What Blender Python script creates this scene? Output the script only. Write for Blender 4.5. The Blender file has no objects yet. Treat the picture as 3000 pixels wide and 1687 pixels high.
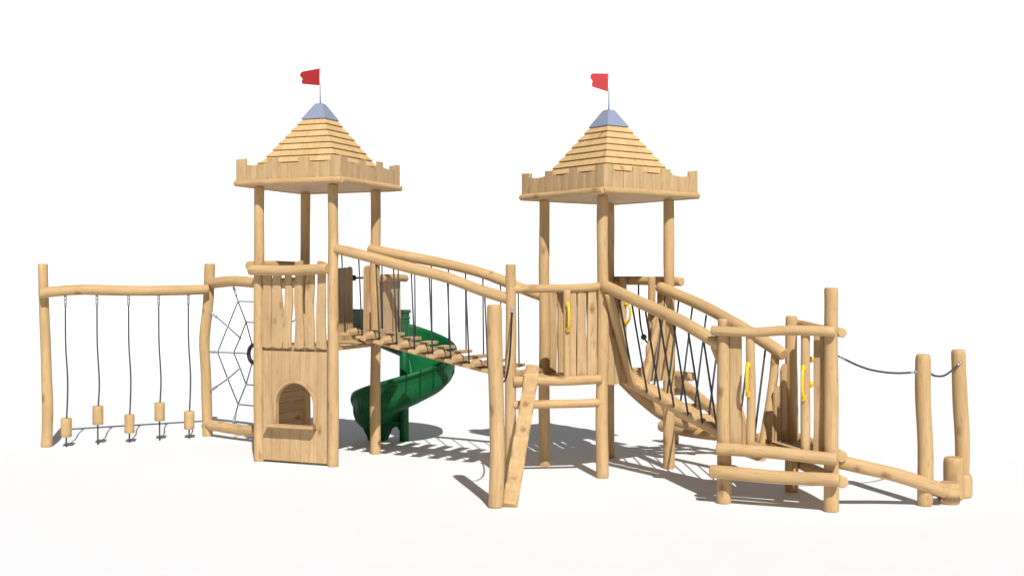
import bpy, math, random
from mathutils import Vector as V, noise as NZ
R = math.radians
sc = bpy.context.scene
C = sc.collection
rnd = random.Random(7)

# ------------------------------------------------------------------ materials
def mat(name):
    m = bpy.data.materials.new(name); m.use_nodes = True
    nt = m.node_tree; b = nt.nodes['Principled BSDF']
    return m, nt, b

def plain(name, col, rough=.5, metal=0., noise=0., nscale=40, coat=0.):
    m, nt, b = mat(name)
    b.inputs['Roughness'].default_value = rough
    b.inputs['Metallic'].default_value = metal
    b.inputs['Coat Weight'].default_value = coat
    tc = nt.nodes.new('ShaderNodeTexCoord')
    n = nt.nodes.new('ShaderNodeTexNoise'); n.inputs['Scale'].default_value = nscale; n.inputs['Detail'].default_value = 4
    nt.links.new(tc.outputs['Object'], n.inputs['Vector'])
    mx = nt.nodes.new('ShaderNodeMix'); mx.data_type = 'RGBA'
    mx.inputs['A'].default_value = tuple(c*(1-noise) for c in col)+(1,)
    mx.inputs['B'].default_value = tuple(min(1, c*(1+noise)) for c in col)+(1,)
    nt.links.new(n.outputs['Fac'], mx.inputs['Factor'])
    nt.links.new(mx.outputs['Result'], b.inputs['Base Color'])
    return m

def wood(name, light, dark, knot, knot_amt=.75):
    m, nt, b = mat(name)
    N, Lk = nt.nodes, nt.links
    def node(t, **kw):
        n = N.new(t)
        for k, v in kw.items(): setattr(n, k, v)
        return n
    at = node('ShaderNodeAttribute', attribute_name='gc')
    def mapped(sx, sy, sz):
        mp = node('ShaderNodeMapping'); mp.inputs['Scale'].default_value = (sx, sy, sz)
        Lk.new(at.outputs['Vector'], mp.inputs['Vector']); return mp.outputs['Vector']
    def noise(vec, scale, detail=4, rough=.55, dist=0):
        n = node('ShaderNodeTexNoise'); n.inputs['Scale'].default_value = scale
        n.inputs['Detail'].default_value = detail; n.inputs['Roughness'].default_value = rough
        n.inputs['Distortion'].default_value = dist
        Lk.new(vec, n.inputs['Vector']); return n.outputs['Fac']
    def ramp(fac, p0, p1, c0=(0, 0, 0, 1), c1=(1, 1, 1, 1)):
        r = node('ShaderNodeValToRGB'); e = r.color_ramp.elements
        e[0].position, e[1].position = p0, p1; e[0].color, e[1].color = c0, c1
        Lk.new(fac, r.inputs['Fac']); return r.outputs['Color']
    def mix(fac, a, bb, mode='MIX'):
        x = node('ShaderNodeMix', data_type='RGBA', blend_type=mode)
        for s, val in (('Factor', fac), ('A', a), ('B', bb)):
            if hasattr(val, 'is_linked'): Lk.new(val, x.inputs[s])
            else: x.inputs[s].default_value = val
        return x.outputs['Result']
    broad = noise(mapped(1, 1, .09), 24, 4, .6, .5)
    fine = noise(mapped(1, 1, .045), 95, 4, .6)
    tone = noise(mapped(1, 1, .3), 5, 3)
    dash = noise(mapped(1, 1, .13), 62, 2, .5)
    col = mix(ramp(broad, .36, .66), light+(1,), dark+(1,))
    col = mix(.55, col, ramp(fine, .3, .72, tuple(c*1.08 for c in light)+(1,), tuple(c*.92 for c in dark)+(1,)))
    col = mix(.34, col, ramp(tone, .38, .64, (.62, .55, .46, 1), (1, 1, 1, 1)), 'MULTIPLY')
    d = ramp(dash, .63, .72, (0, 0, 0, 1), (.62, .62, .62, 1))
    col = mix(d, col, tuple(c*.55 for c in dark)+(1,))
    vo = node('ShaderNodeTexVoronoi'); vo.inputs['Scale'].default_value = 5.2; vo.inputs['Randomness'].default_value = 1
    wv = node('ShaderNodeVectorMath', operation='ADD')
    nn = node('ShaderNodeTexNoise'); nn.inputs['Scale'].default_value = 20
    Lk.new(mapped(1, 1, .5), nn.inputs['Vector'])
    sc_ = node('ShaderNodeVectorMath', operation='SCALE'); sc_.inputs['Scale'].default_value = .05
    Lk.new(nn.outputs['Color'], sc_.inputs[0]); Lk.new(mapped(1, 1, .5), wv.inputs[0]); Lk.new(sc_.outputs[0], wv.inputs[1])
    Lk.new(wv.outputs[0], vo.inputs['Vector'])
    k1 = ramp(vo.outputs['Distance'], .05, .22, (knot_amt,)*3+(1,), (0, 0, 0, 1))
    wn = node('ShaderNodeTexWhiteNoise'); Lk.new(vo.outputs['Position'], wn.inputs['Vector'])
    k2 = ramp(wn.outputs['Value'], .35, .42)
    kk = mix(1.0, k1, k2, 'MULTIPLY')
    col = mix(kk, col, knot+(1,))
    Lk.new(col, b.inputs['Base Color'])
    b.inputs['Roughness'].default_value = .62
    b.inputs['Specular IOR Level'].default_value = .25
    bp = node('ShaderNodeBump'); bp.inputs['Strength'].default_value = .25; bp.inputs['Distance'].default_value = .004
    Lk.new(fine, bp.inputs['Height']); Lk.new(bp.outputs['Normal'], b.inputs['Normal'])
    return m

WOOD = wood('robinia_log', (.60, .415, .212), (.475, .308, .145), (.20, .088, .03), .72)
BOARD = wood('sawn_board', (.58, .408, .222), (.455, .302, .152), (.22, .10, .03), .92)
ROOFW = wood('roof_board', (.69, .49, .25), (.58, .385, .175), (.26, .12, .035), .7)
ROPE = plain('grey_rope', (.045, .046, .05), .75, noise=.25, nscale=150)
BLACK = plain('black_rope', (.006, .006, .006), .8)
STEEL = plain('steel', (.40, .41, .46), .32, .45, .06)
CAPM = plain('metal_cap', (.27, .30, .43), .5, .1, .07, 60)
POLEM = plain('painted_pole', (.55, .62, .80), .35, .3, .03)
RED = plain('red_plastic', (.47, .030, .030), .45, noise=.05)
YEL = plain('yellow_plastic', (.80, .50, .015), .35, noise=.04, coat=.3)
GREEN = plain('green_plastic', (.004, .10, .028), .46, noise=.10, nscale=6)
GREEN.node_tree.nodes['Principled BSDF'].inputs['Specular IOR Level'].default_value = .22
BALL = plain('green_ball', (.02, .12, .015), .5, noise=.1)
TYRE = plain('black_rubber', (.012, .012, .013), .6, noise=.2)
GROUND = plain('white_floor', (.752, .762, .782), .85, noise=.012, nscale=3)

# ------------------------------------------------------------------ mesh helpers
class MB:
    def __init__(s): s.v, s.f, s.g, s.sm = [], [], [], []
    def add(s, vs, gs, fs, smooth):
        o = len(s.v); s.v += [V(p) for p in vs]; s.g += gs
        for i, f in enumerate(fs):
            s.f.append([o+k for k in f]); s.sm.append(smooth[i] if isinstance(smooth, list) else smooth)
        return s
    def build(s, name, m, root=None):
        me = bpy.data.meshes.new(name)
        off = V(root.location) if root else V((0, 0, 0))
        par = root
        if root is not None and root.parent: off = off + V(root.parent.location)
        me.from_pydata([tuple(p-off) for p in s.v], [], s.f)
        me.polygons.foreach_set('use_smooth', s.sm)
        a = me.attributes.new('gc', 'FLOAT_VECTOR', 'POINT')
        a.data.foreach_set('vector', [c for g in s.g for c in g])
        me.materials.append(m); me.validate(); me.update()
        o = bpy.data.objects.new(name, me); C.objects.link(o)
        if par: o.parent = par
        return o
    def single(s, name, m, loc):                       # a top-level thing made of one mesh, origin at its base
        loc = V(loc); s.v = [p-loc for p in s.v]
        o = s.build(name, m); o.location = loc; return o

def goff():
    return V((rnd.uniform(-40, 40), rnd.uniform(-40, 40), rnd.uniform(-90, 90)))

def basis(t, hint=None):
    t = t.normalized()
    h = hint or (V((0, 0, 1)) if abs(t.z) < .9 else V((1, 0, 0)))
    a = t.cross(h).normalized(); b = a.cross(t).normalized()
    return a, b

def smooth_path(pts, n):
    pts = [V(p) for p in pts]
    if len(pts) == 2: return [pts[0].lerp(pts[1], i/n) for i in range(n+1)]
    P = [2*pts[0]-pts[1]]+pts+[2*pts[-1]-pts[-2]]
    out = []; m = len(pts)-1
    for i in range(n+1):
        u = i/n*m; k = min(int(u), m-1); t = u-k
        a, b, c, d = P[k:k+4]
        out.append(.5*((2*b)+(c-a)*t+(2*a-5*b+4*c-d)*t*t+(3*b-a-3*c+d)*t**3))
    return out

def log(mb, pts, r, r1=None, wob=.012, sides=20, rnd_end=.25, step=.07, dent=.02):
    """a peeled log: slightly wandering axis, slightly uneven girth, eased ends"""
    r1 = r if r1 is None else r1
    pts = [V(p) for p in pts]
    L = sum((pts[i+1]-pts[i]).length for i in range(len(pts)-1))
    n = max(4, int(L/step)); path = smooth_path(pts, n)
    o = goff(); sd = rnd.uniform(0, 500)
    t0 = (path[1]-path[0]).normalized()
    a, b = basis(path[-1]-path[0])
    rings = []
    e = rnd_end*r
    first = [(path[0], r*.80, 0), (path[0]+t0*e*.35, r*.94, e*.35)]
    t1 = (path[-1]-path[-2]).normalized()
    body = []
    for i, p in enumerate(path):
        s = i/n*L; w = math.sin(math.pi*min(1, max(0, s/L)))**.6
        q = p + a*(NZ.noise(V((s*1.1, sd, 0)))*wob*2*w) + b*(NZ.noise(V((s*1.1, sd+9, 3)))*wob*2*w)
        rr = (r+(r1-r)*i/n)*(1+.07*NZ.noise(V((s*1.6, sd+33, 0))))
        if i == 0: q = q+t0*e
        if i == n: q = q-t1*e
        body.append((q, rr, s))
    last = [(path[-1]-t1*e*.35, r1*.94, L-e*.35), (path[-1], r1*.80, L)]
    rings = first+body+last
    vs, gs, fs, sm = [], [], [], []
    for p, rr, s in rings:
        for k in range(sides):
            ph = 2*math.pi*k/sides
            d = a*math.cos(ph)+b*math.sin(ph)
            q = rr*(1+dent*NZ.noise(V((math.cos(ph)*1.3+sd, math.sin(ph)*1.3, s*1.5))))
            vs.append(p+d*q); gs.append(V((math.cos(ph)*q, math.sin(ph)*q, s))+o)
    for i in range(len(rings)-1):
        for k in range(sides):
            k2 = (k+1) % sides
            fs.append([i*sides+k, i*sides+k2, (i+1)*sides+k2, (i+1)*sides+k]); sm.append(True)
    base = (len(rings)-1)*sides
    c0, c1 = len(vs), len(vs)+1
    vs += [rings[0][0], rings[-1][0]]; gs += [o.copy(), o+V((0, 0, L))]
    for k in range(sides):
        k2 = (k+1) % sides
        fs.append([c0, k2, k]); fs.append([c1, base+k, base+k2]); sm += [False, False]
    mb.add(vs, gs, fs, sm); return mb

def tube(mb, pts, r, n=None, sides=10):
    path = smooth_path(pts, n or max(2, (len(pts)-1)*8) if len(pts) > 2 else (n or 1))
    vs, fs = [], []
    m = len(path)
    prev = None
    for i, p in enumerate(path):
        t = (path[min(i+1, m-1)]-path[max(i-1, 0)]).normalized()
        if prev is None: a, b = basis(t)
        else:
            a = (prev-t*prev.dot(t)).normalized(); b = a.cross(t)
        prev = a
        for k in range(sides):
            ph = 2*math.pi*k/sides; vs.append(p+(a*math.cos(ph)+b*math.sin(ph))*r)
    for i in range(m-1):
        for k in range(sides):
            k2 = (k+1) % sides; fs.append([i*sides+k, i*sides+k2, (i+1)*sides+k2, (i+1)*sides+k])
    fs.append(list(range(sides))[::-1]); fs.append([(m-1)*sides+k for k in range(sides)])
    mb.add(vs, [p.copy() for p in vs], fs, [True]*((m-1)*sides)+[False, False]); return mb

def ball(mb, c, r, n=14, sq=1.0):
    vs, fs = [], []
    c = V(c)
    for i in range(n+1):
        th = math.pi*i/n
        for k in range(n*2):
            ph = math.pi*k/n
            vs.append(c+V((math.sin(th)*math.cos(ph), math.sin(th)*math.sin(ph), math.cos(th)*sq))*r)
    w = n*2
    for i in range(n):
        for k in range(w):
            fs.append([i*w+k, (i+1)*w+k, (i+1)*w+(k+1) % w, i*w+(k+1) % w])
    mb.add(vs, [p.copy() for p in vs], fs, True); return mb

def torus(mb, c, ax, R_, r, n=32, s=10):
    c = V(c); a, b = basis(V(ax)); ax = V(ax).normalized()
    vs, fs = [], []
    for i in range(n):
        t = 2*math.pi*i/n; d = a*math.cos(t)+b*math.sin(t)
        for k in range(s):
            p = 2*math.pi*k/s; vs.append(c+d*(R_+r*math.cos(p))+ax*r*math.sin(p))
    for i in range(n):
        for k in range(s):
            fs.append([i*s+k, ((i+1) % n)*s+k, ((i+1) % n)*s+(k+1) % s, i*s+(k+1) % s])
    mb.add(vs, [p.copy() for p in vs], fs, True); return mb

def box(mb, o, ex, ey, ez, grain='x', bev=.004):
    """bevelled box centred at o with half-vectors ex, ey, ez; grain runs along the named one"""
    o, ex, ey, ez = V(o), V(ex), V(ey), V(ez)
    off = goff(); vs, gs = [], []
    H = [ex.length, ey.length, ez.length]; E = [ex/H[0], ey/H[1], ez/H[2]]
    order = {'x': (1, 2, 0), 'y': (0, 2, 1), 'z': (0, 1, 2)}[grain]
    bev = min(bev, min(H)*.45)
    idx = {}
    for sx in (-1, 1):
        for sy in (-1, 1):
            for sz in (-1, 1):
                for ax in range(3):
                    l = [sx*H[0], sy*H[1], sz*H[2]]
                    for q in range(3):
                        if q != ax: l[q] -= (sx, sy, sz)[q]*bev
                    idx[(sx, sy, sz, ax)] = len(vs)
                    vs.append(o+E[0]*l[0]+E[1]*l[1]+E[2]*l[2])
                    gs.append(V((l[order[0]], l[order[1]], l[order[2]]))+off)
    fs = []
    cyc = [(-1, -1), (1, -1), (1, 1), (-1, 1)]
    def key(ax, s, i, j, a2):
        k = [0, 0, 0]; k[ax] = s; k[(ax+1) % 3] = i; k[(ax+2) % 3] = j
        return idx[(k[0], k[1], k[2], a2)]
    for ax in range(3):
        for s in (-1, 1):
            f = [key(ax, s, i, j, ax) for i, j in cyc]
            fs.append(f if s > 0 else f[::-1])
    for ax in range(3):                                  # edges parallel to ax
        b1, b2 = (ax+1) % 3, (ax+2) % 3
        for i, j in cyc:
            def kk(s, a2):
                k = [0, 0, 0]; k[ax] = s; k[b1] = i; k[b2] = j
                return idx[(k[0], k[1], k[2], a2)]
            f = [kk(-1, b1), kk(1, b1), kk(1, b2), kk(-1, b2)]
            fs.append(f if i*j < 0 else f[::-1])
    for sx in (-1, 1):
        for sy in (-1, 1):
            for sz in (-1, 1):
                f = [idx[(sx, sy, sz, 0)], idx[(sx, sy, sz, 1)], idx[(sx, sy, sz, 2)]]
                fs.append(f if sx*sy*sz > 0 else f[::-1])
    mb.add(vs, gs, fs, False); return mb

class Edge:
    """a line on the plan from p to q; n is its right-hand normal (towards the viewer when p is left of q)"""
    def __init__(s, p, q):
        s.p, s.q = V((p[0], p[1])), V((q[0], q[1])); d = s.q-s.p
        s.L = d.length; s.d = d/s.L; s.n = V((s.d.y, -s.d.x))
    def at(s, x, off=0., z=0.):
        w = s.p+s.d*x+s.n*off; return V((w.x, w.y, z))

def wavy_board(mb, e, x, off, z0, z1, w, th=.028, amp=.012, top=None, bot=None, lean=0.):
    """an upright board whose two long edges wander; top/bot = functions of 0..1 across giving height changes"""
    n = max(6, int((z1-z0)/.05)); o = goff(); sd = rnd.uniform(0, 300)
    vs, gs, fs = [], [], []
    cols = 5
    for i in range(n+1):
        t = i/n; z = z0+(z1-z0)*t
        l = -w/2+amp*NZ.noise(V((z*2.2, sd, 0)))*1.6; r = w/2+amp*NZ.noise(V((z*2.2, sd+7, 5)))*1.6
        for side in (1, -1):
            for k in range(cols):
                u = k/(cols-1); xx = l+(r-l)*u
                zz = z
                if top and t > .5: zz += top(u)*(t-.5)*2
                if bot and t < .5: zz += bot(u)*(.5-t)*2
                bulge = .004*(1-(2*u-1)**2) if side > 0 else 0
                vs.append(e.at(x+xx+lean*t, off+side*th/2+bulge, zz)); gs.append(V((xx, side*th/2, zz))+o)
    W = cols*2
    for i in range(n):
        for k in range(cols-1):
            a = i*W+k; fs.append([a, a+1, a+W+1, a+W])
            a = i*W+cols+k; fs.append([a+1, a, a+W, a+W+1])
        a = i*W
        fs.append([a+cols, a, a+W, a+W+cols]); fs.append([a+cols-1, a+W-1, a+W+W-1, a+W+cols-1])
    b = n*W
    for k in range(cols-1):
        fs.append([b+k, b+k+1, b+cols+k+1, b+cols+k]); fs.append([k+1, k, cols+k, cols+k+1])
    mb.add(vs, gs, fs, False); return mb

# ------------------------------------------------------------------ things and tags
def tag(o, label, cat, group=None):
    o['label'] = label; o['category'] = cat
    if group: o['group'] = group
    return o
def thing(name, loc, label, cat, group=None):
    o = bpy.data.objects.new(name, None); C.objects.link(o); o.location = V(loc)
    o.empty_display_size = .2
    return tag(o, label, cat, group)
def structure(o): o['kind'] = 'structure'; return o

def p_log(root, name, pts, r, **k): return log(MB(), pts, r, **k).build(name, WOOD, root)
def post(root, xy, z1, r=.06, name='post', z0=-.004, **k):
    return p_log(root, name, [(xy[0], xy[1], z0), (xy[0], xy[1], z1)], r, **k)
def p_rope(root, pts, r=.0085, m=None, name='rope', **k): return tube(MB(), pts, r, **k).build(name, m or ROPE, root)

def shackle(root, p, d, s=1.0, name='shackle'):
    """turned steel rope end: ring, barrel and collar along d"""
    p, d = V(p), V(d).normalized(); mb = MB()
    tube(mb, [p, p+d*.022*s], .012*s); ball(mb, p+d*.03*s, .016*s, 8)
    tube(mb, [p+d*.03*s, p+d*.055*s], .011*s); ball(mb, p+d*.062*s, .015*s, 8)
    tube(mb, [p+d*.06*s, p+d*.095*s], .0125*s)
    return mb.build(name, STEEL, root)

def handle(root, e, x, off, z0, z1, depth=.075, side=0.):
    mb = MB(); P = lambda t, o: e.at(x+side*o, off+(1-abs(side))*o+.0, z0+(z1-z0)*t)
    tube(mb, [P(.04, .0), P(.08, depth*.55), P(.25, depth*.95), P(.5, depth*1.08), P(.75, depth*.95), P(.92, depth*.55), P(.96, .0)], .0155, 30, 12)
    for t in (.0, 1.0): ball(mb, P(t, .012), .024, 8)
    for t in (.05, .95): ball(mb, P(t, .012), .026, 8)
    return mb.build('grab_handle', YEL, root)

def lerp2(a, b, t): return V((a[0]+(b[0]-a[0])*t, a[1]+(b[1]-a[1])*t))
def v3(p, z): return V((p[0], p[1], z))

# ------------------------------------------------------------------ plan (metres; the camera stands at x = y = 0)
P1, P2, P3, P4 = V((-2.976, 13.51)), V((-2.05, 13.133)), V((-1.672, 14.059)), V((-2.599, 14.436))
Fp, Rp, Lp, Kp = V((.977, 12.386)), V((1.775, 12.99)), V((.374, 13.183)), V((1.171, 13.787))
Ep = V((-.015, 12.262))
Q1, Q2, Q3 = V((2.03, 10.996)), V((2.952, 10.607)), V((2.827, 11.599))
Ap, Bp = V((-5.945, 14.645)), V((-4.15, 15.64))
u1, v1 = (P2-P1).normalized(), (P3-P2).normalized()
u2, v2 = (Rp-Fp).normalized(), (Lp-Fp).normalized()

# ------------------------------------------------------------------ ground and backdrop: a white studio sweep
def sheet(name, rows):
    mb = MB(); n = len(rows[0]); vs = [p for r in rows for p in r]
    fs = [[i*n+k, i*n+k+1, (i+1)*n+k+1, (i+1)*n+k] for i in range(len(rows)-1) for k in range(n-1)]
    mb.add(vs, [V(p) for p in vs], fs, True)
    return structure(mb.build(name, GROUND))
xs = [-45+90*i/20 for i in range(21)]
sheet('ground', [[V((x, y, 0)) for x in xs] for y in (-30, -10, 0, 5, 10, 15, 20, 26)])
rows = []
for i in range(13):                                       # eased from flat to a 45 degree slope
    a = R(45)*i/12; rad = 10
    rows.append([V((x, 26+rad*math.sin(a), rad*(1-math.cos(a)))) for x in xs])
y0, z0 = rows[-1][0].y, rows[-1][0].z
rows.append([V((x, y0+14, z0+14)) for x in xs])
sheet('backdrop', rows)

# ------------------------------------------------------------------ towers
def roof_and_crown(root, c, u, v, dz, half=.705):
    """battlement, soffit, lapped pyramid roof and metal cap; dz = height offset"""
    P = lambda a, b, z: V((c.x+u.x*a+v.x*b, c.y+u.y*a+v.y*b, z+dz))
    H = half
    corners = [(-H, -H), (H, -H), (H, H), (-H, H)]
    # soffit of boards
    mb = MB(); nb = 9
    for i in range(nb):
        y = -H+.03+(2*H-.06)*(i+.5)/nb
        box(mb, P(0, y, 3.246), (P(1, 0, 0)-P(0, 0, 0))*(H-.03), (P(0, 1, 0)-P(0, 0, 0))*((H-.03)/nb-.002), V((0, 0, .012)))
    mb.build('soffit', BOARD, root)
    for i in range(4):
        a, b = corners[i], corners[(i+1) % 4]
        pa, pb = P(*a, 0), P(*b, 0)
        e = Edge((pa.x, pa.y), (pb.x, pb.y))
        if (e.n.x*(pa.x-c.x)+e.n.y*(pa.y-c.y)) < 0: e.n = -e.n
        # eave log
        log(MB(), [e.at(-.006, .002, 3.258+dz), e.at(e.L+.006, .002, 3.258+dz)], .037, wob=.003, sides=14).build('eave_log', WOOD, root)
        # crenellated boards
        mb = MB(); n = 10; w = e.L/n
        lo, hi = .195, .265
        for k in range(n):
            high = k % 3 == 0
            j = rnd.uniform(-.008, .008)
            if high:
                s = rnd.uniform(-.012, .012); top = (lambda q, s=s: s*(q-.5))
                h = hi+j
            else:
                first = k % 3 == 1
                top = (lambda q, f=first: .014*((1-q)**2 if f else q**2)); h = lo+j*.7
            wavy_board(mb, e, w*(k+.5), -.012+rnd.uniform(-.002, .002), 3.27+dz, 3.27+dz+h, w-.0025, .022, .0008, top=top)
        mb.build('battlement', BOARD, root)
    # lapped courses
    mb = MB()
    k0, z0, k1, z1, n = .155*1.0, 4.062, .62, 3.35, 9
    k0 = .31/2*1.0
    step = (k1-k0)/n; zs = (z0-z1)/n
    for i in range(n):
        ka, za, kb, zb = k0+step*i, z0-zs*i, k0+step*(i+1), z0-zs*(i+1)
        off = goff()
        sl = math.hypot(kb-ka, za-zb)
        nk, nz, sk, sz = .837, .547, .547, -.837              # normal and fall line of the slope
        ring = [(ka-nk*.020-sk*.02, za-nz*.020-sz*.02), (kb, zb), (kb-nk*.009, zb-nz*.009), (kb-nk*.014-sk*.05, zb-nz*.014-sz*.05)]
        for s in range(4):
            a, b = corners[s], corners[(s+1) % 4]
            a = (a[0]/H, a[1]/H); b = (b[0]/H, b[1]/H)
            m = 6; vs, gs, fs = [], [], []
            for q, (k, z) in enumerate(ring):
                for t in range(m+1):
                    f = t/m; x = a[0]+(b[0]-a[0])*f; y = a[1]+(b[1]-a[1])*f
                    vs.append(P(x*k, y*k, z)); gs.append(off+V(((f-.5)*2*k+s*7.3, .0, (i if q in (0, 3) else i+1)*sl*1.0+(f-.5)*.5)))
            W = m+1
            for q in range(3):
                for t in range(m): fs.append([q*W+t, (q+1)*W+t, (q+1)*W+t+1, q*W+t+1])
            mb.add(vs, gs, fs, False)
    roof = mb.build('roof', ROOFW, root)
    # cap
    mb = MB(); vs, fs = [], []
    for k, z in ((.160, 4.045), (.166, 4.052), (.048, 4.243), (.04, 4.247)):
        for a in corners: vs.append(P(a[0]/H*k, a[1]/H*k, z))
    for q in range(3):
        for s in range(4): fs.append([q*4+s, q*4+(s+1) % 4, (q+1)*4+(s+1) % 4, (q+1)*4+s])
    fs.append([12, 13, 14, 15]); fs.append([3, 2, 1, 0])
    mb.add(vs, [p.copy() for p in vs], fs, False); mb.build('roof_cap', CAPM, roof)

def flag(c, z0, z1, d, label):
    t = thing('flag', v3(c, z0), label, 'flag', 'flags on the roof tips')
    tube(MB(), [v3(c, z0), v3(c, z1)], .0115, 1, 14).build('flagpole', POLEM, t)
    d = V((d[0], d[1])); L = d.length; d = d/L; nrm = V((-d.y, d.x))
    top, bot = [], []
    out = [(0.008, z1-.002), (L*.86, z1-.0)]
    out += [(L*x, z1-h) for x, h in ((.95, .012), (1.0, .036), (.985, .056), (.90, .076), (.87, .098), (.915, .118), (.91, .138), (.86, .153))]
    out += [(0.008, z1-.208)]
    mb = MB(); n = len(out); vs, fs = [], []
    for s in (-1, 1):
        for x, z in out: vs.append(v3(c+d*x+nrm*(.005*s), z))
    fs = [list(range(n)), list(range(2*n-1, n-1, -1))]+[[k, k+n, (k+1) % n+n, (k+1) % n] for k in range(n)]
    mb.add(vs, [p.copy() for p in vs], fs, False); mb.build('banner', RED, t)

def deck(root, poly_uv, o, u, v, z, th=.035, w=.105):
    """floor of planks along u across a rectangle (a0,a1,b0,b1)"""
    a0, a1, b0, b1 = poly_uv; n = max(1, round((b1-b0)/w)); ww = (b1-b0)/n; mb = MB()
    for i in range(n):
        b = b0+ww*(i+.5); c = o+u*((a0+a1)/2)+v*b
        box(mb, v3(c, z-th/2), V((u.x, u.y, 0))*(a1-a0)/2, V((v.x, v.y, 0))*(ww/2-.002), V((0, 0, th/2)))
    return mb.build('deck', BOARD, root)

def bumpy_bottom(a=.008):
    ph = rnd.uniform(0, 6)
    return lambda q: a*math.sin(q*5+ph)
def bumpy_top(a=.018):
    ph = rnd.uniform(-.5, .5)
    return lambda q: -a*abs(q-.5-ph*.6)*2

# ---- tall left tower
T1 = thing('play_tower', v3((P1+P3)/2, 0), 'taller wooden tower with pyramid roof and an arched window in its boarded base', 'tower', 'roofed play towers')
for p, bow in ((P1, .0), (P2, .012), (P3, .02), (P4, .0)): post(T1, p, 3.225, .0645, r1=.062, wob=.010)
c1 = (P1+P3)/2+V((.02, 0))
roof_and_crown(T1, c1, u1, v1, 0)
DZ1 = 1.357
deck(T1, (-1.04, .04, .03, 1.0), P2, u1, v1, DZ1)
e12 = Edge(P1, P2); e14 = Edge(P1, P4); e43 = Edge(P4, P3); e23 = Edge(P2, P3)
p_log(T1, 'guard_rail', [e12.at(-.065, .105, 2.248), e12.at(.5, .105, 2.246), e12.at(.985, .10, 2.262)], .060, wob=.005)
xs6 = [.13, .275, .42, .57, .715, .865]; ws6 = [.128, .118, .106, .122, .126, .116]; tp = [2.31, 2.285, 2.305, 2.36, 2.31, 2.355]
for x, w, t in zip(xs6, ws6, tp):
    wavy_board(MB(), e12, x, .032, 1.345, t, w, .026, .022, top=bumpy_top(), bot=bumpy_bottom()).build('board', BOARD, T1)
# ledge beam behind the foot of the boards
mb = MB(); box(mb, e12.at(.5, -.022, 1.335), V((e12.d.x, e12.d.y, 0))*.43, V((e12.n.x, e12.n.y, 0))*.018, V((0, 0, .03))); mb.build('ledge', BOARD, T1)
# boarded base with an arched opening
def arch_panel(root, e, x0, x1, z0, z1, off, th, cx, hw, zb, zs):
    """planks between x0 and x1; opening centred cx, half width hw, from zb to springing zs with a round head"""
    n = 7; seams = [x0]
    for i in range(1, n): seams.append(x0+(x1-x0)*i/n+rnd.uniform(-.015, .015))
    seams.append(x1); ph = [rnd.uniform(0, 9) for _ in seams]
    def seam(i, z): return seams[i] if i in (0, n) else seams[i]+.013*NZ.noise(V((z*2.4, ph[i]*7, 0)))
    def hole(z):
        if z < zb or z > zs+hw: return None
        h = hw if z <= zs else math.sqrt(max(0, hw*hw-(z-zs)**2))
        return cx-h, cx+h
    mb = MB(); m = 110
    zz = [z0+(z1-z0)*i/m for i in range(m+1)]
    for i in range(n):
        o = goff(); dep = rnd.uniform(-.0015, .0015)
        for j in range(m):
            segs = []
            za, zb2 = zz[j], zz[j+1]; zc = (za+zb2)/2; hc = hole(zc)
            la, ra, lb, rb = seam(i, za)+.0016, seam(i+1, za)-.0016, seam(i, zb2)+.0016, seam(i+1, zb2)-.0016
            if not hc: segs = [(la, ra, lb, rb)]
            else:
                ha = hole(za) or hc; hb = hole(zb2) or (hc if zb2 < zs else (cx, cx))
                segs = [(la, min(ra, ha[0]), lb, min(rb, hb[0])), (max(la, ha[1]), ra, max(lb, hb[1]), rb)]
            for a, b, c, d in segs:
                if b-a < .001 and d-c < .001: continue
                if b < a: b = a
                if d < c: d = c
                vs = [e.at(x, off+dep+s*th/2, z) for s in (1, -1) for x, z in ((a, za), (b, za), (d, zb2), (c, zb2))]
                gs = [o+V((x, s*th/2, z)) for s in (1, -1) for x, z in ((a, za), (b, za), (d, zb2), (c, zb2))]
                fs = [[0, 1, 2, 3], [7, 6, 5, 4], [1, 5, 6, 2], [4, 0, 3, 7]]
                if j == 0: fs.append([0, 4, 5, 1])
                if j == m-1: fs.append([3, 2, 6, 7])
                mb.add(vs, gs, fs, False)
    w = mb.build('base_panel', BOARD, root)
    # moulded surround
    mb = MB(); inner, outer = [], []
    path = [(cx-hw, zb)]+[(cx-hw, zb+(zs-zb)*i/4) for i in range(1, 4)]
    path += [(cx+hw*math.cos(math.pi-math.pi*i/24), zs+hw*math.sin(math.pi-math.pi*i/24)) for i in range(25)]
    path += [(cx+hw, zs-(zs-zb+.045)*i/4) for i in range(1, 5)]
    vs, gs, fs = [], [], []; o = goff(); s = 0
    for i, (x, z) in enumerate(path):
        a, b = path[max(i-1, 0)], path[min(i+1, len(path)-1)]
        t = V((b[0]-a[0], b[1]-a[1])).normalized(); nx, nz = -t.y, t.x
        if i: s += math.hypot(x-path[i-1][0], z-path[i-1][1])
        for k, (r_, dep) in enumerate(((-.002, -.03), (-.002, .034), (.004, .040), (.026, .040), (.032, .034), (.032, 0))):
            vs.append(e.at(x+nx*r_, off+dep, z+nz*r_)); gs.append(o+V((r_, dep, s)))
    for i in range(len(path)-1):
        for k in range(5): fs.append([i*6+k, i*6+k+1, (i+1)*6+k+1, (i+1)*6+k])
    mb.add(vs, gs, fs, False); mb.build('window_surround', BOARD, root)
    mb = MB(); box(mb, e.at(cx-.035, off+.055, zb-.012), V((e.d.x, e.d.y, 0))*(hw+.075), V((e.n.x, e.n.y, 0))*.07, V((0, 0, .016)), bev=.008)
    mb.build('window_shelf', BOARD, root)
arch_panel(T1, e12, .07, .935, .03, 1.305, .012, .03, .51, .255, .45, .685)
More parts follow.
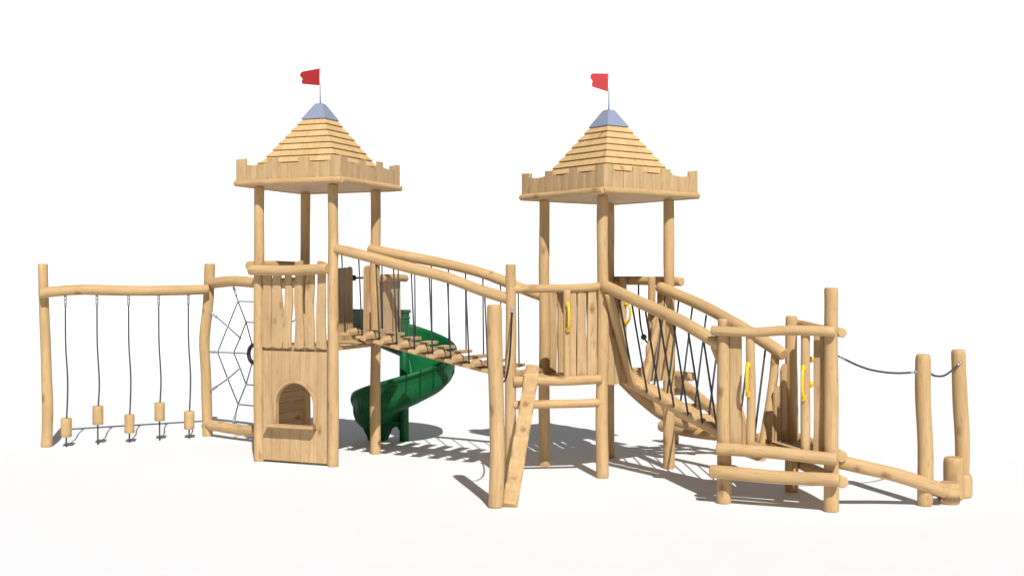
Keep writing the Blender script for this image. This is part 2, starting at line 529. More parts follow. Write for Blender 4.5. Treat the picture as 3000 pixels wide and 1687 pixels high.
# left base wall of level planks, seen through the opening
mb = MB()
for i in range(10):
    box(mb, e14.at(.5, .0, .09+i*.122), V((e14.d.x, e14.d.y, 0))*.44, V((e14.n.x, e14.n.y, 0))*.014, V((0, 0, .0602)))
mb.build('side_panel', BOARD, T1)
p_log(T1, 'guard_rail', [e14.at(-.08, .0-.095, 2.30), e14.at(1.10, -.095, 2.30)], .056)
# landing behind the tower that feeds the slide
deck(T1, (-.92, -.02, 1.005, 1.64), P2, u1, v1, DZ1-.004)
wl0 = P4+u1*.33; wl = Edge(wl0, wl0+v1*.62)
for i in range(5):
    wavy_board(MB(), wl, .06+i*.118, .0, 1.33, 2.29+rnd.uniform(-.03, .02), .112, .026, .006, top=lambda q: -.03*(2*abs(q-.5))**2).build('board', BOARD, T1)
wr0 = P3-v1*.24-u1*.05; wr = Edge(wr0, wr0+v1*.86)
for i in range(2):
    wavy_board(MB(), wr, .10+i*.058, -.015, 1.36, 2.30+.015*i, .052, .026, .006, top=lambda q: -.03*(2*abs(q-.5))**2).build('board', BOARD, T1)
for i in range(4):
    wavy_board(MB(), wr, .36+i*.127, .085, 1.33, 2.135+rnd.uniform(-.01, .01), .122, .026, .008).build('board', BOARD, T1)
p_log(T1, 'guard_rail', [wr.at(.22, .14, 2.15), wr.at(.88, .13, 2.15)], .05)
a_ = wl.at(.62, .0, 2.155); b_ = wr.at(.80, -.03, 2.155)
tube(MB(), [a_, b_], .014, 1).build('safety_bar', ROPE, T1)
tube(MB(), [a_-(b_-a_).normalized()*.005, a_+(b_-a_).normalized()*.02], .04).build('bar_flange', ROPE, T1)
tube(MB(), [b_-(b_-a_).normalized()*.02, b_], .04).build('bar_flange', ROPE, T1)

# ---- lower right tower
T2 = thing('play_tower', v3((Fp+Kp)/2, 0), 'shorter wooden tower with pyramid roof on open legs between the two bridges', 'tower', 'roofed play towers')
for p in (Fp, Rp, Lp, Kp): post(T2, p, 3.045, .067, r1=.061, wob=.010)
c2 = (Fp+Kp)/2+V((.03, 0))
roof_and_crown(T2, c2, u2, v2, -.178, .71)
DZ2 = 1.06
deck(T2, (0, 1, 0.0, 1.0), Fp, u2, v2, DZ2)
eLK = Edge(Lp, Kp)
p_log(T2, 'guard_rail', [eLK.at(-.08, -.09, 1.98), eLK.at(1.08, -.09, 1.98)], .05)
for i in range(6):
    wavy_board(MB(), eLK, .13+i*.148, -.02, 1.05, 2.0, .125, .026, .012, top=bumpy_top(), bot=bumpy_bottom()).build('board', BOARD, T2)
eKR = Edge(Kp, Rp)            # d runs K to R, n faces the bridge side (towards -u2)
p_log(T2, 'guard_rail', [eKR.at(-.12, -.10, 2.125), eKR.at(1.11, -.10, 2.115)], .052)
for s_, r_ in ((.24, .044), (.725, .044)):
    p_log(T2, 'upright', [eKR.at(s_, .0, 1.03), eKR.at(s_, .0, 2.17)], r_, wob=.006)
handle(T2, eKR, .285, .0, 1.62, 1.86, .075, side=.999)
for s_ in (.10, .84, .92):
    wavy_board(MB(), eKR, s_, -.03, 1.04, 2.13, .095, .026, .01, top=bumpy_top(), bot=bumpy_bottom()).build('board', BOARD, T2)
eFR = Edge(Fp, Rp)
for s_, t_, w_ in ((.115, 1.86, .095), (.215, 1.66, .095), (.31, 1.42, .085), (.39, 1.20, .07)):
    sl = -.10
    wavy_board(MB(), eFR, s_, .0, 1.0, t_, w_, .026, .005, top=lambda q: -.10*(q-.5), bot=bumpy_bottom(.005)).build('board', BOARD, T2)
for s_, t_, w_ in ((.895, 1.90, .10), (.79, 1.72, .095), (.695, 1.45, .085), (.615, 1.22, .07)):
    wavy_board(MB(), eFR, s_, .0, 1.0, t_, w_, .026, .005, top=lambda q: .10*(q-.5), bot=bumpy_bottom(.005)).build('board', BOARD, T2)

flag(c1, 4.24, 4.673, (-.29, .262), 'red banner on the pale pole topping the taller tower with the arched window')
flag(c2, 4.06, 4.486, (-.212, -.005), 'red banner on the pale pole topping the shorter open-legged tower')

# ------------------------------------------------------------------ hanging log walk
SW = thing('log_gantry', v3((Ap+Bp)/2, 0), 'two wavy posts carrying one crossbeam, from which short logs hang on ropes', 'gantry')
eAB = Edge(Ap, Bp)
p_log(SW, 'post', [v3(Ap, -.004), v3(Ap+V((.02, 0)), .45), v3(Ap+V((-.005, 0)), 1.0), v3(Ap+V((-.03, 0)), 1.7), v3(Ap+V((-.045, 0)), 2.337)], .071, r1=.061, wob=.005)
p_log(SW, 'post', [v3(Bp, -.004), v3(Bp+V((-.02, 0)), .8), v3(Bp+V((-.045, 0)), 1.3), v3(Bp+V((.005, 0)), 1.8), v3(Bp+V((.03, 0)), 2.352)], .068, r1=.074, wob=.003)
p_log(SW, 'crossbeam', [eAB.at(-.10, .12, 1.965), eAB.at(.5, .12, 2.0), eAB.at(1.25, .12, 1.985), eAB.at(2.03, .125, 2.0)], .068, wob=.014)
spec = [(.103, .248, 'hanging log block on the rope next to the outermost wavy post'),
        (.290, .382, 'raised hanging log block, the one nearer the outermost wavy post'),
        (.482, .248, 'low hanging log block on the middle rope, between the two raised ones'),
        (.670, .384, 'raised hanging log block, the one nearer the climbing net'),
        (.859, .248, 'hanging log block on the rope next to the climbing net')]
for i, (t, zc, lab) in enumerate(spec):
    b = eAB.at(t*eAB.L, .12, 0)
    h = thing('hanging_log', b, lab, 'hanging log', 'log blocks hanging on ropes')
    sx = .012
    rp_ = p_rope(h, [b+V((0, 0, 1.80)), b+V((.004, 0, 1.3)), b+V((.03, 0, .8)), b+V((sx, 0, zc)), b+V((sx, 0, .0))], .0098, n=30)
    shackle(rp_, b+V((0, 0, 1.935)), V((0, 0, -1)), 1.5)
    log(MB(), [b+V((sx, 0, zc-.122)), b+V((sx, 0, zc+.122))], .0665, wob=0, sides=24, rnd_end=.10, dent=.006).build('log_block', WOOD, h)

# ------------------------------------------------------------------ spider web net between frame and tower
NET = thing('climbing_net', v3((Bp+P4)/2, 0), 'spider web rope net with a rubber ring, strung between a top and a bottom log', 'climbing net')
eB4 = Edge(Bp, P4); LN = eB4.L
p_log(NET, 'net_rail', [eB4.at(.02, 0, 2.08), eB4.at(.6, 0, 2.115), eB4.at(1.3, 0, 2.09), eB4.at(LN-.03, 0, 2.10)], .072)
p_log(NET, 'net_rail', [eB4.at(.02, 0, .155), eB4.at(.9, 0, .145), eB4.at(LN-.03, 0, .15)], .070)
N_ = lambda t, z: eB4.at(t*LN, 0, z)
outer = [(.328, 1.843), (.219, 1.502), (.109, 1.15), (.219, .803), (.328, .477)]
inner = [(.412, 1.57), (.3495, 1.36), (.2816, 1.157), (.3495, .958), (.412, .75)]
mir = lambda l: [(1-t, z) for t, z in l][::-1]
of, inf = outer+mir(outer), inner+mir(inner)
def rope_ring(pts):
    mb = MB()
    for i in range(len(pts)): tube(mb, [N_(*pts[i]), N_(*pts[(i+1) % len(pts)])], .0078)
    return mb
rope_ring(of).build('web_ring_rope', ROPE, NET); rope_ring(inf).build('web_ring_rope', ROPE, NET)
ctr = (.5, 1.157); rt = .12
anch = [(.279, 2.03), (.035, 1.688), (.035, 1.15), (.035, .624), (.279, .215)]
for i, a in enumerate(anch+mir(anch)):
    o_, n_ = of[i], inf[i]
    mb = MB(); d = V(N_(*o_)-N_(*a)).normalized()
    tube(mb, [N_(*a)+d*.10, N_(*o_)], .0078); tube(mb, [N_(*o_), N_(*n_)], .0078)
    if i % 5 in (0, 2, 4):
        q = V(N_(*ctr)-N_(*n_)); tube(mb, [N_(*n_), N_(*n_)+q.normalized()*(q.length-rt)], .0078)
    shackle(mb.build('spoke_rope', ROPE, NET), N_(*a), d, 1.35)
for p in of+inf: ball(MB(), N_(*p), .0165, 8).build('rope_clamp', STEEL, NET)
torus(MB(), N_(*ctr), v3(eB4.n, 0), rt, .027).build('rubber_ring', TYRE, NET)

# ------------------------------------------------------------------ spiral slide
cS = V((-1.427, 15.17))
SL = thing('spiral_slide', v3(cS, 0), 'dark green plastic spiral slide winding round a column behind the plank bridge', 'slide')
frames = []          # (axis point, radial direction, floor height, inner wall height, outer wall height)
e0 = V((-v1.y, v1.x))
for i in range(9):
    d = .47*(1-i/8); frames.append((cS-v1*d, e0, 1.36-.02*i/8, .37, .38))
a0 = math.atan2(e0.y, e0.x); tot = R(352); n = 84
for i in range(1, n+1):
    t = i/n; a = a0-tot*t
    zf = 1.34-(1.34-.17)*(t**1.0 if t < .9 else t-(t-.9)**2*.6)
    ih = .37+(.13-.37)*min(1, t*5); oh = .40-.03*t - (.14*((t-.88)/.12)**2 if t > .88 else 0)
    frames.append((cS, V((math.cos(a), math.sin(a))), zf, ih, oh))
prof = lambda ih, oh: ([(.06, ih), (.085, ih+.01), (.105, ih-.01), (.13, ih*.55), (.18, ih*.22), (.26, .05), (.36, .008), (.46, .01), (.55, .055), (.61, .13), (.635, .22),
    (.645, oh-.03), (.652, oh), (.672, oh+.016), (.696, oh+.008), (.704, oh-.018), (.692, oh-.042), (.676, oh-.05), (.672, .22), (.668, .13), (.64, .04), (.57, -.03), (.47, -.065), (.34, -.07), (.2, -.03), (.07, .03)])
mb = MB(); vs, fs = [], []
for ax, e, zf, ih, oh in frames:
    for r_, z in prof(ih, oh): vs.append(v3(ax+e*r_, zf+z))
m = len(prof(.3, .3))
for i in range(len(frames)-1):
    for k in range(m):
        k2 = (k+1) % m; fs.append([i*m+k, (i+1)*m+k, (i+1)*m+k2, i*m+k2])
fs.append(list(range(m))); fs.append([(len(frames)-1)*m+k for k in range(m)][::-1])
mb.add(vs, [p.copy() for p in vs], fs, True); mb.build('trough', GREEN, SL)
tube(MB(), [v3(cS, 0), v3(cS, 1.735)], .062, 1, 28).build('column', GREEN, SL)
mb = MB()                                              # moulded upright panel where the entrance meets the column
box(mb, v3(cS-v1*.19, 1.50), v3(u1*.056, 0), v3(v1*.25, 0), V((0, 0, .215)), bev=.012)
box(mb, v3(cS-v1*.19, 1.713), v3(u1*.068, 0), v3(v1*.262, 0), V((0, 0, .022)), bev=.008)
box(mb, v3(cS-v1*.19, 1.625), v3(u1*.064, 0), v3(v1*.258, 0), V((0, 0, .012)), bev=.006)
box(mb, v3(cS-v1*.19, 1.575), v3(u1*.061, 0), v3(v1*.256, 0), V((0, 0, .008)), bev=.004)
mb.build('entrance_moulding', GREEN, SL)
# raised frames moulded on the outer wall
def shell(t, h):
    f = 8+t*n; i = min(int(f), len(frames)-2); w = f-i
    ax, e, zf, ih, oh = frames[i]; e2 = frames[i+1][1]; zf2 = frames[i+1][2]
    ee = (e*(1-w)+e2*w).normalized(); r_ = .672 if h > .12 else .672-.5*(.12-h)
    return v3(ax+ee*r_, zf*(1-w)+zf2*w+h)
mb = MB()
for k in range(9):
    t0 = .36+k*.062; w = .046; loop = []
    for (ta, ha), (tb, hb) in (((0, .06), (1, .06)), ((1, .06), (1, .2)), ((1, .2), (.85, .235)), ((.85, .235), (.15, .235)), ((.15, .235), (0, .2)), ((0, .2), (0, .06))):
        for j in range(5):
            q = j/5; loop.append(shell(t0+w*(ta+(tb-ta)*q), ha+(hb-ha)*q))
    loop.append(loop[0]); tube(mb, loop, .0055, len(loop)*2, 6)
rib = [shell(.30+.66*j/60, .285) for j in range(61)]
tube(mb, rib, .006, 120, 6)
mb.build('moulded_panels', GREEN, SL)
# moulded foot: an arched web from the column to a broad pad under the run-out
ef = V((math.cos(a0+R(6)), math.sin(a0+R(6)))); pf_ = V((-ef.y, ef.x))
bot = [(.05, .15), (.08, .205), (.11, .225), (.14, .22), (.18, .175), (.22, .09), (.26, .0), (.34, .0), (.42, .0), (.48, .0), (.50, .05), (.53, .10), (.55, .14)]
mb = MB(); vs, fs = [], []
for r_, z in bot:
    zt = .27 if r_ < .2 else .20
    for w_, zz in ((-.11, zt), (-.09, z+.02 if z > 0 else .01), (-.07, z), (.07, z), (.09, z+.02 if z > 0 else .01), (.11, zt)): vs.append(v3(cS+ef*r_+pf_*w_, min(zz, zt)))
for k in range(len(bot)-1):
    for c in range(6): fs.append([k*6+c, (k+1)*6+c, (k+1)*6+(c+1) % 6, k*6+(c+1) % 6])
fs.append([5, 4, 3, 2, 1, 0]); fs.append([(len(bot)-1)*6+k for k in range(6)])
mb.add(vs, [p.copy() for p in vs], fs, False); mb.build('foot', GREEN, SL)

# ------------------------------------------------------------------ middle triangular platform with its climb
MP = thing('climbing_platform', v3((Ep+Fp+Lp)/3, 0), 'triangular log platform with a half boarded front, reached by the leaning notched log', 'platform')
p_log(MP, 'post', [v3(Ep, -.004), v3(Ep, 1.2), v3(Ep+V((.006, 0)), 1.5), v3(Ep, 2.305)], .062, r1=.056, wob=.003)
eEF = Edge(Ep, Fp)
mb = MB()
for i in range(9):                                      # planks parallel to the front, shrinking to the far corner
    t = (i+.5)/9; a = lerp2(Ep, Lp, t); b = lerp2(Fp, Lp, t); w = (b-a).length
    box(mb, v3((a+b)/2, DZ2-.0175), v3(eEF.d*(w/2), 0), v3(eEF.n*(.866/18-.002), 0), V((0, 0, .0175)))
mb.build('deck', BOARD, MP)
p_log(MP, 'guard_rail', [eEF.at(.03, .0, 2.035), eEF.at(.5, .0, 2.05), eEF.at(.97, .0, 2.065)], .046)
p_log(MP, 'edge_log', [eEF.at(.02, .05, 1.062), eEF.at(.5, .05, 1.055), eEF.at(.98, .05, 1.068)], .052)
p_log(MP, 'rung', [eEF.at(.02, .02, .80), eEF.at(.5, .02, .80), eEF.at(.98, .02, .815)], .046)
eEL = Edge(Ep, Lp)
p_log(MP, 'edge_log', [eEL.at(.05, .0, 1.02), eEL.at(.95, .0, 1.02)], .05)
p_log(MP, 'upright', [eEF.at(.605, .035, 1.06), eEF.at(.605, .035, 2.03)], .040, wob=.005)
handle(MP, eEF, .607, .075, 1.60, 1.88, .07)
for s_, w_ in ((.672, .075), (.772, .103), (.885, .098)):
    wavy_board(MB(), eEF, s_, .0, 1.105, 2.03, w_, .026, .008, bot=bumpy_bottom(.008)).build('board', BOARD, MP)

# bollard, hand rope and notched log
Gp = V((-.154, 10.79))
g = log(MB(), [v3(Gp, -.004), v3(Gp+V((.01, 0)), .9), v3(Gp+V((-.012, 0)), 1.906)], .068, r1=.072, wob=.008, rnd_end=.4).single('log_post', WOOD, v3(Gp, 0))
tag(g, 'thick round-topped free-standing post beside the foot of the notched log', 'post', 'free-standing log posts')
hr = thing('hand_rope', v3(Ep+V((-.0, -.06)), 1.8), 'black sagging hand rope from the platform post to the bollard beside the notched log', 'rope', 'hand ropes')
sp_ = v3(Ep+V((.015, -.075)), 1.79); ep_ = v3(Gp+V((.01, .07)), 1.62)
tube(MB(), [sp_, V((-.012, 12.0, 1.52)), V((-.032, 11.72, 1.28)), V((-.075, 11.42, 1.13)), V((-.135, 11.08, 1.22)), ep_], .0098, 40).build('rope', BLACK, hr)
shackle(hr, sp_+V((0, .02, .07)), V((0, -.05, -1)), 1.1); shackle(hr, ep_+V((0, -.02, .06)), V((0, .2, -1)), 1.1)

def notched(root_or_none, a, b, r, notches, up, width=1.0, depth=.035, sec=26):
    """a log whose upper side is cut into steps"""
    a, b = V(a), V(b); t = (b-a).normalized(); L = (b-a).length
    s_ = t.cross(V(up)).normalized(); n_ = s_.cross(t).normalized()
    if n_.dot(V(up)) < 0: n_ = -n_
    o = goff(); sd = rnd.uniform(0, 99); mb = MB(); rings = []
    N = int(L/.0125)
    for i in range(N+1):
        x = L*i/N; ph = (x/L*notches) % 1.0
        cut = r*.85-depth*ph
        wv = .010*NZ.noise(V((x*1.3, sd, 0)))
        ring = []
        for k in range(sec):
            g_ = 2*math.pi*k/sec; px, pz = math.cos(g_)*r, math.sin(g_)*r
            pz = min(pz, cut+.004*NZ.noise(V((px*30, x*18, sd))))
            sc_e = .86 if i in (0, N) else 1
            ring.append((px*sc_e+wv, pz*sc_e))
        rings.append((x, ring))
    vs, gs, fs, sm = [], [], [], []
    for x, ring in rings:
        for px, pz in ring: vs.append(a+t*x+s_*px+n_*pz); gs.append(o+V((px, pz, x)))
    for i in range(N):
        for k in range(sec):
            k2 = (k+1) % sec; fs.append([i*sec+k, i*sec+k2, (i+1)*sec+k2, (i+1)*sec+k]); sm.append(True)
    fs.append(list(range(sec))[::-1]); fs.append([N*sec+k for k in range(sec)]); sm += [False, False]
    mb.add(vs, gs, fs, sm); return mb
nl = notched(None, (-.025, 10.80, .0), (.222, 12.12, 1.215), .075, 6.3, (0, -.7, .75), depth=.075).single('notched_log', WOOD, (-.025, 10.80, 0))
tag(nl, 'leaning log with cut steps propped against the triangular platform', 'log ladder')

# ------------------------------------------------------------------ plank bridge
PB = thing('plank_bridge', v3((P2+P3+Ep+Lp)/4, 0), 'sloping hanging bridge of separate planks on grey ropes between the two roofed towers', 'bridge', 'sloping bridges')
eN = Edge(P2, Ep); eW = Edge(P3, Lp)
def along(e, t, off, z): return e.at(t*e.L, off, z)
p_log(PB, 'handrail', [along(eN, .02, .0, 2.487), along(eN, .3, .0, 2.345), along(eN, .6, .0, 2.185), along(eN, .8, 0, 2.05), along(eN, .985, .0, 1.935)], .062)
p_log(PB, 'handrail', [along(eW, -.015, .10, 2.515), along(eW, .33, .10, 2.365), along(eW, .62, .06, 2.235), along(eW, .78, .03, 2.12), along(eW, .98, .0, 1.95)], .062)
def railz(t, near):
    pts = [(.02, 2.487), (.3, 2.345), (.6, 2.185), (.8, 2.05), (.985, 1.935)] if near else [(-.015, 2.515), (.33, 2.365), (.62, 2.235), (.78, 2.12), (.98, 1.95)]
    for (a, za), (b, zb) in zip(pts, pts[1:]):
        if t <= b: return za+(zb-za)*(t-a)/(b-a)
    return pts[-1][1]
nP = 10
for i in range(nP):
    t = .048+.1013*i; z = 1.545-.462*(t-.05)
    if i == 0: z -= .012
    pn = along(eN, t+.010, 0, z); pf = along(eW, t+.010, 0, z)
    ex = (pf-pn)/2*.94; ey = v3(eN.d, 0)*.068
    mb = MB(); o = goff(); vs, gs, fs = [], [], []
    m = 18; up = V((0, 0, 1))
    for k in range(m+1):
        q = k/m; hump = .042*math.exp(-((q-.27)/.06)**2)
        c_ = pn.lerp(pf, .03+.94*q)
        for sx, hh in ((-1, 0), (1, 0)):
            yy = ey*sx*(1+.06*NZ.noise(V((q*4, i*3.1, sx))))
            vs.append(c_+yy+up*(.0+hump*(.8 if sx < 0 else .55))); vs.append(c_+yy-up*.032)
            gs += [o+V((sx*.08, .03, q)), o+V((sx*.08, 0, q))]
        vs.append(c_+up*(hump+.001)); gs.append(o+V((0, .03, q)))
    W = 5
    for k in range(m):
        a = k*W; b = a+W
        fs += [[a, a+4, b+4, b], [a+4, a+2, b+2, b+4], [a+1, b+1, b+3, a+3], [a, b, b+1, a+1], [a+2, a+3, b+3, b+2]]
    fs += [[0, 1, 3, 2, 4], [m*W, m*W+4, m*W+2, m*W+3, m*W+1]]
    mb.add(vs, gs, fs, False); mb.build('plank', BOARD, PB)
    for e, near, pp in ((eN, True, pn), (eW, False, pf)):
        if t+.02 > .97: continue
        cc = pn.lerp(pf, .06 if near else .94)
        tp_ = along(e, t+.004, .0 if near else .05, railz(t, near)-.03)
        p_rope(PB, [tp_, cc+V((0, 0, -.03))], .009)
cm0 = (along(eN, .02, 0, 1.51)+along(eW, .02, 0, 1.51))/2; cm1 = (along(eN, .99, 0, 1.065)+along(eW, .99, 0, 1.065))/2
mb = MB(); box(mb, (cm0+cm1)/2+V((0, 0, -.04)), (cm1-cm0)/2, v3(v1*.16, 0), V((0, 0, .016))); mb.build('stringer', BOARD, PB)

# ------------------------------------------------------------------ rope bridge with a notched walking log
RB = thing('rope_bridge', v3((Fp+Rp+Q1+Q3)/4, 0), 'sloping rope bridge with crossed grey side ropes over one notched walking log', 'bridge', 'sloping bridges')
eFQ = Edge(Fp, Q1); eRQ = Edge(Rp, Q3); Mc0, Mc1 = (Fp+Rp)/2, (Q1+Q3)/2
eC = Edge(Mc0, Mc1)
p_log(RB, 'handrail', [along(eFQ, .02, .0, 2.07), along(eFQ, .33, .02, 1.915), along(eFQ, .66, .02, 1.735), along(eFQ, .98, .0, 1.515)], .064, wob=.006)
p_log(RB, 'handrail', [along(eRQ, -.02, .115, 2.055), along(eRQ, .33, .10, 1.865), along(eRQ, .66, .10, 1.65), along(eRQ, 1.0, .115, 1.385)], .064, wob=.006)
nearz = lambda t: 2.08-.575*t; farz = lambda t: 2.05-.66*t
treadz = lambda t: 1.03-.545*t
tl = notched(None, along(eC, -.05, 0, 1.02), along(eC, 1.02, 0, .44), .086, 7, (0, 0, 1), depth=.05)
tl.build('walking_log', WOOD, RB)
for i in range(7):
    t = .148+.117*i; tb = .027+.117*i
    p_rope(RB, [along(eFQ, t, .0, nearz(t)-.045), along(eC, tb, .075, treadz(tb)-.04)], .0108)
for i in range(8):
    t = .03+.118*i; tb = .112+.116*i
    p_rope(RB, [along(eRQ, t, .10, farz(t)-.04), along(eC, tb, -.075, treadz(tb)-.04)], .0108)
p_log(RB, 'brace', [along(eFQ, .075, .03, 1.99), along(eC, .02, .09, .975)], .045, wob=.01)
p_log(RB, 'brace', [along(eRQ, .03, .06, 1.99), along(eC, .02, -.07, .985)], .042, wob=.015)
p_log(RB, 'brace', [along(eRQ, .93, .10, 1.40), along(eRQ, .945, .18, 1.05), along(eC, 1.0, -.06, .50)], .045, wob=.006)
p_log(RB, 'brace', [along(eFQ, .93, .0, 1.50), along(eC, .98, .08, .50)], .042, wob=.01)

# ------------------------------------------------------------------ low platform
LP_ = thing('entry_platform', v3((Q1+Q2+Q3)/3, 0), 'low three-post log platform with yellow grab handles at the end of the rope bridge', 'platform')
post(LP_, Q1, 1.766, .068, r1=.060, wob=.008); post(LP_, Q2, 2.07, .069, r1=.063, wob=.008); post(LP_, Q3, 1.775, .068, r1=.059, wob=.008)
eQ12 = Edge(Q1, Q2); eQ32 = Edge(Q3, Q2); eQ13 = Edge(Q1, Q3); DZ3 = .53
mb = MB()
for i in range(9):
    t = (i+.5)/9; a = lerp2(Q1, Q3, t); b = lerp2(Q2, Q3, t); w = (b-a).length
    box(mb, v3((a+b)/2, DZ3-.0175), v3(eQ12.d*(w/2), 0), v3(eQ12.n*(.866/18-.003), 0), V((0, 0, .0175)))
mb.build('deck', BOARD, LP_)
L12 = eQ12.L
p_log(LP_, 'guard_rail', [eQ12.at(-.10, .085, 1.655), eQ12.at(.3, .085, 1.655), eQ12.at(.6, .085, 1.672), eQ12.at(L12+.05, .085, 1.665)], .047)
p_log(LP_, 'edge_log', [eQ12.at(-.04, .12, .535), eQ12.at(.5, .12, .525), eQ12.at(L12+.07, .12, .505)], .061)
p_log(LP_, 'rung', [eQ12.at(-.105, .125, .318), eQ12.at(.5, .125, .320), eQ12.at(L12+.09, .125, .318)], .062)
if eQ32.n.x < 0: eQ32.n = -eQ32.n
p_log(LP_, 'guard_rail', [eQ32.at(-.08, .085, 1.69), eQ32.at(.5, .085, 1.668), eQ32.at(1.06, .085, 1.652)], .045)
p_log(LP_, 'edge_log', [eQ32.at(-.1, .11, .52), eQ32.at(1.04, .09, .51)], .055)
p_log(LP_, 'rung', [eQ32.at(-.1, .115, .27), eQ32.at(1.05, .095, .275)], .055)
for s_ in (.265, .775):
    p_log(LP_, 'upright', [eQ12.at(s_, .055, .56 if s_ < .5 else .55), eQ12.at(s_, .055, 1.665)], .043, wob=.008)
handle(LP_, eQ12, .255, .098, 1.055, 1.345, .07); handle(LP_, eQ12, .765, .098, 1.04, 1.335, .07)
for s_ in (.30, .76):
    p_log(LP_, 'upright', [eQ32.at(s_, .03, .53), eQ32.at(s_, .03, 1.67)], .041, wob=.006)
handle(LP_, eQ32, .30, .072, 1.10, 1.36, .08)
wavy_board(MB(), eQ12, .118, .005, .545, 1.66, .108, .028, .003).build('board', BOARD, LP_)
wavy_board(MB(), eQ12, .885, -.06, .545, 1.66, .10, .028, .004).build('board', BOARD, LP_)
wavy_board(MB(), eQ32, .88, .0, .53, 1.66, .085, .028, .004).build('board', BOARD, LP_)
for s_, t_, w_ in ((.875, 1.29, .085), (.775, 1.07, .09), (.675, .83, .085)):
    wavy_board(MB(), eQ13, s_, .0, .53, t_, w_, .028, .004, top=lambda q: .05*(q-.5)-.03*(2*abs(q-.5))**3).build('board', BOARD, LP_)
for s_, t_, w_ in ((.16, 1.12, .085), (.255, .80, .085)):
    wavy_board(MB(), eQ13, s_, .0, .53, t_, w_, .028, .004, top=lambda q: -.12*(q-.5)).build('board', BOARD, LP_)

# ------------------------------------------------------------------ balance beam, stumps, rope posts
def stump(p, z, r, name, label, cat, group, wob=.004):
    o = log(MB(), [v3(p, -.004), v3(p, z)], r, wob=wob, sides=26, rnd_end=.5, dent=.012).single(name, WOOD, v3(p, 0))
    return tag(o, label, cat, group)
stump((4.185, 10.985), .205, .107, 'tree_stump', 'lowest wooden stump, the one the end of the balance beam rests against', 'stump', 'step stumps')
stump((4.315, 11.20), .41, .098, 'tree_stump', 'tallest wooden stump, between the two tall rope posts', 'stump', 'step stumps')
stump((4.435, 11.285), .235, .088, 'tree_stump', 'wooden stump standing against the foot of the rightmost tall rope post', 'stump', 'step stumps')
H1, H2 = V((3.916, 10.87)), V((4.475, 11.44))
o = log(MB(), [v3(H1, -.004), v3(H1+V((.0, 0)), .5), v3(H1+V((-.025, 0)), 1.0), v3(H1+V((-.02, 0)), 1.436)], .070, wob=.006, rnd_end=.8).single('log_post', WOOD, v3(H1, 0))
tag(o, 'round-topped rope post standing beside the balance beam', 'post', 'free-standing log posts')
o = log(MB(), [v3(H2, -.004), v3(H2+V((.015, 0)), .5), v3(H2+V((-.005, 0)), 1.0), v3(H2+V((-.025, 0)), 1.445)], .074, r1=.07, wob=.006, rnd_end=.8).single('log_post', WOOD, v3(H2, 0))
tag(o, 'round-topped rope post at the far right with a low stump at its foot', 'post', 'free-standing log posts')
bb = log(MB(), [(3.015, 10.67, .455), (3.25, 10.70, .405), (3.58, 10.77, .318), (4.105, 10.85, .143)], .064, wob=.008).single('balance_beam', WOOD, (3.02, 10.69, .43))
tag(bb, 'sloping round balance log from the low platform down to a stump', 'beam')
def hand(a, pts, b, label):
    a, b = V(a), V(b); t = thing('hand_rope', a, label, 'rope', 'hand ropes')
    pts = [V(p) for p in pts]; tube(MB(), [a]+pts+[b], .0102, 40).build('rope', ROPE, t)
    shackle(t, a, pts[0]-a, .85); shackle(t, b, pts[-1]-b, .85)
hand((3.025, 10.63, 1.436), [(3.22, 10.69, 1.345), (3.40, 10.75, 1.29), (3.62, 10.81, 1.262)], (3.845, 10.86, 1.268), 'grey sagging hand rope from the low platform to the first rope post')
hand((3.965, 10.93, 1.265), [(4.08, 11.05, 1.215), (4.24, 11.20, 1.215)], (4.455, 11.37, 1.325), 'grey sagging hand rope strung between the two tall rope posts')

# ------------------------------------------------------------------ climbing ramp and rope behind the lower tower
Pr = lambda u, v, z: v3(Rp+u2*u+v2*v, z)
CR = thing('climbing_ramp', Pr(.7, .5, 0), 'log climbing ramp sloping down behind the rope bridge, half hidden by it', 'climbing ramp')
p_log(CR, 'stringer', [Pr(.02, .86, .985), Pr(.4, .86, .70), Pr(.8, .86, .455), Pr(1.38, .86, .26)], .07)
p_log(CR, 'stringer', [Pr(.05, .56, .98), Pr(.4, .56, .73), Pr(.8, .56, .50), Pr(1.38, .56, .27)], .062)
p_log(CR, 'stringer', [Pr(.05, .12, 1.06), Pr(.35, .12, .92), Pr(.8, .12, .64), Pr(1.38, .12, .29)], .07)
p_log(CR, 'cross_log', [Pr(.11, 1.15, 1.04), Pr(.11, -.27, 1.05)], .05)
for u_, za, zb in ((.42, .74, .86), (.72, .56, .66), (1.05, .42, .47)):
    p_log(CR, 'rung', [Pr(u_, 1.0, za), Pr(u_, -.02, zb)], .045)
p_log(CR, 'cross_log', [Pr(1.37, 1.52, .215), Pr(1.35, -.31, .20)], .07)
p_log(CR, 'short_post', [Pr(1.46, 1.36, -.004), Pr(1.46, 1.36, .36)], .058)
p_log(CR, 'short_post', [Pr(1.27, -.25, -.004), Pr(1.27, -.25, .32)], .058)
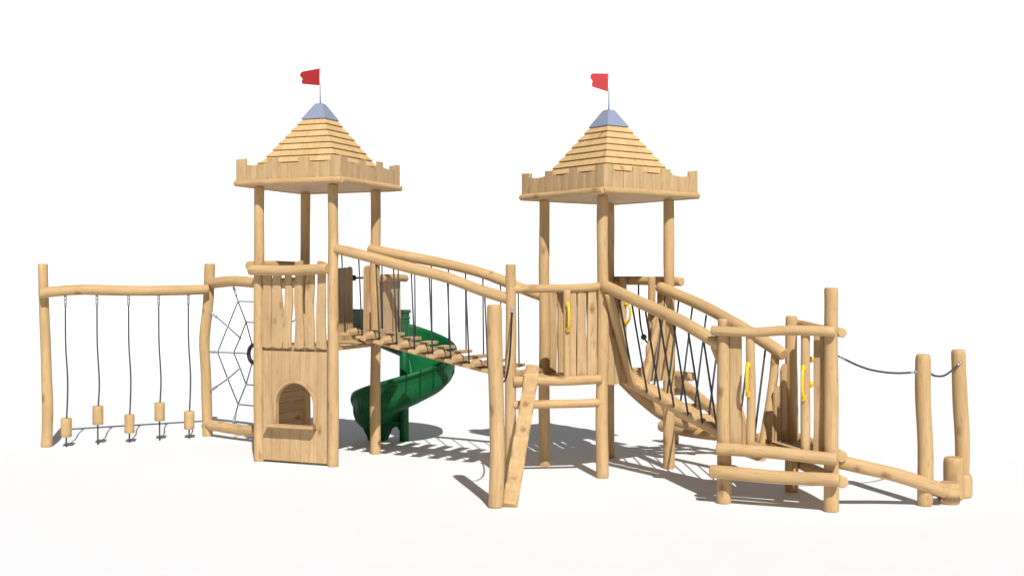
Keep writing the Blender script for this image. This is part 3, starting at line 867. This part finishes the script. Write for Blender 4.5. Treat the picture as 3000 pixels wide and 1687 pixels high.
CRP = thing('climbing_rope', eKR.at(.43, -.1, 2.07), 'black climbing rope with a green ball hanging from the back rail of the shorter tower', 'rope')
rp = [eKR.at(.40, -.1, 2.09), eKR.at(.40, -.105, 1.85), eKR.at(.395, -.14, 1.6), eKR.at(.395, -.19, 1.455), eKR.at(.41, -.27, 1.345), eKR.at(.43, -.55, .98), eKR.at(.44, -.75, .78)]
tube(MB(), rp, .011, 40).build('rope', BLACK, CRP)
ball(MB(), rp[3], .036, 12).build('knot_ball', BALL, CRP)
ball(MB(), rp[5], .036, 12).build('knot_ball', BALL, CRP)

# ------------------------------------------------------------------ light, camera, view
w = bpy.data.worlds.new('World'); sc.world = w; w.use_nodes = True
nt = w.node_tree; bg = nt.nodes['Background']
SUN_EL = R(47); sx, sy = .235, -.972                       # towards the sun on the plan
sky = nt.nodes.new('ShaderNodeTexSky'); sky.sky_type = 'NISHITA'; sky.sun_disc = False
sky.sun_elevation = SUN_EL; sky.sun_rotation = math.atan2(sx, sy)
hs = nt.nodes.new('ShaderNodeHueSaturation'); hs.inputs['Saturation'].default_value = .3
nt.links.new(sky.outputs['Color'], hs.inputs['Color']); nt.links.new(hs.outputs['Color'], bg.inputs['Color'])
bg.inputs['Strength'].default_value = .032
sd = bpy.data.lights.new('sun', 'SUN'); sd.energy = 5.0; sd.angle = R(.5); sd.color = (1, .975, .94)
so = bpy.data.objects.new('sun', sd); C.objects.link(so)
dirv = V((sx*math.cos(SUN_EL), sy*math.cos(SUN_EL), math.sin(SUN_EL)))
so.rotation_euler = dirv.to_track_quat('Z', 'Y').to_euler(); so.location = dirv*30

cd = bpy.data.cameras.new('camera'); cam = bpy.data.objects.new('camera', cd); C.objects.link(cam)
cam.location = (0, 0, 2.166); cam.rotation_euler = (R(90), 0, 0)
cd.lens = 3360/3000*36; cd.sensor_width = 36; cd.shift_y = -(843.5-811.5)/3000
cd.clip_end = 500; sc.camera = cam
vs_ = sc.view_settings; vs_.view_transform = 'Standard'; vs_.look = 'None'; vs_.exposure = 0; vs_.gamma = 1; vs_.use_curve_mapping = False
sc.cycles.max_bounces = 6
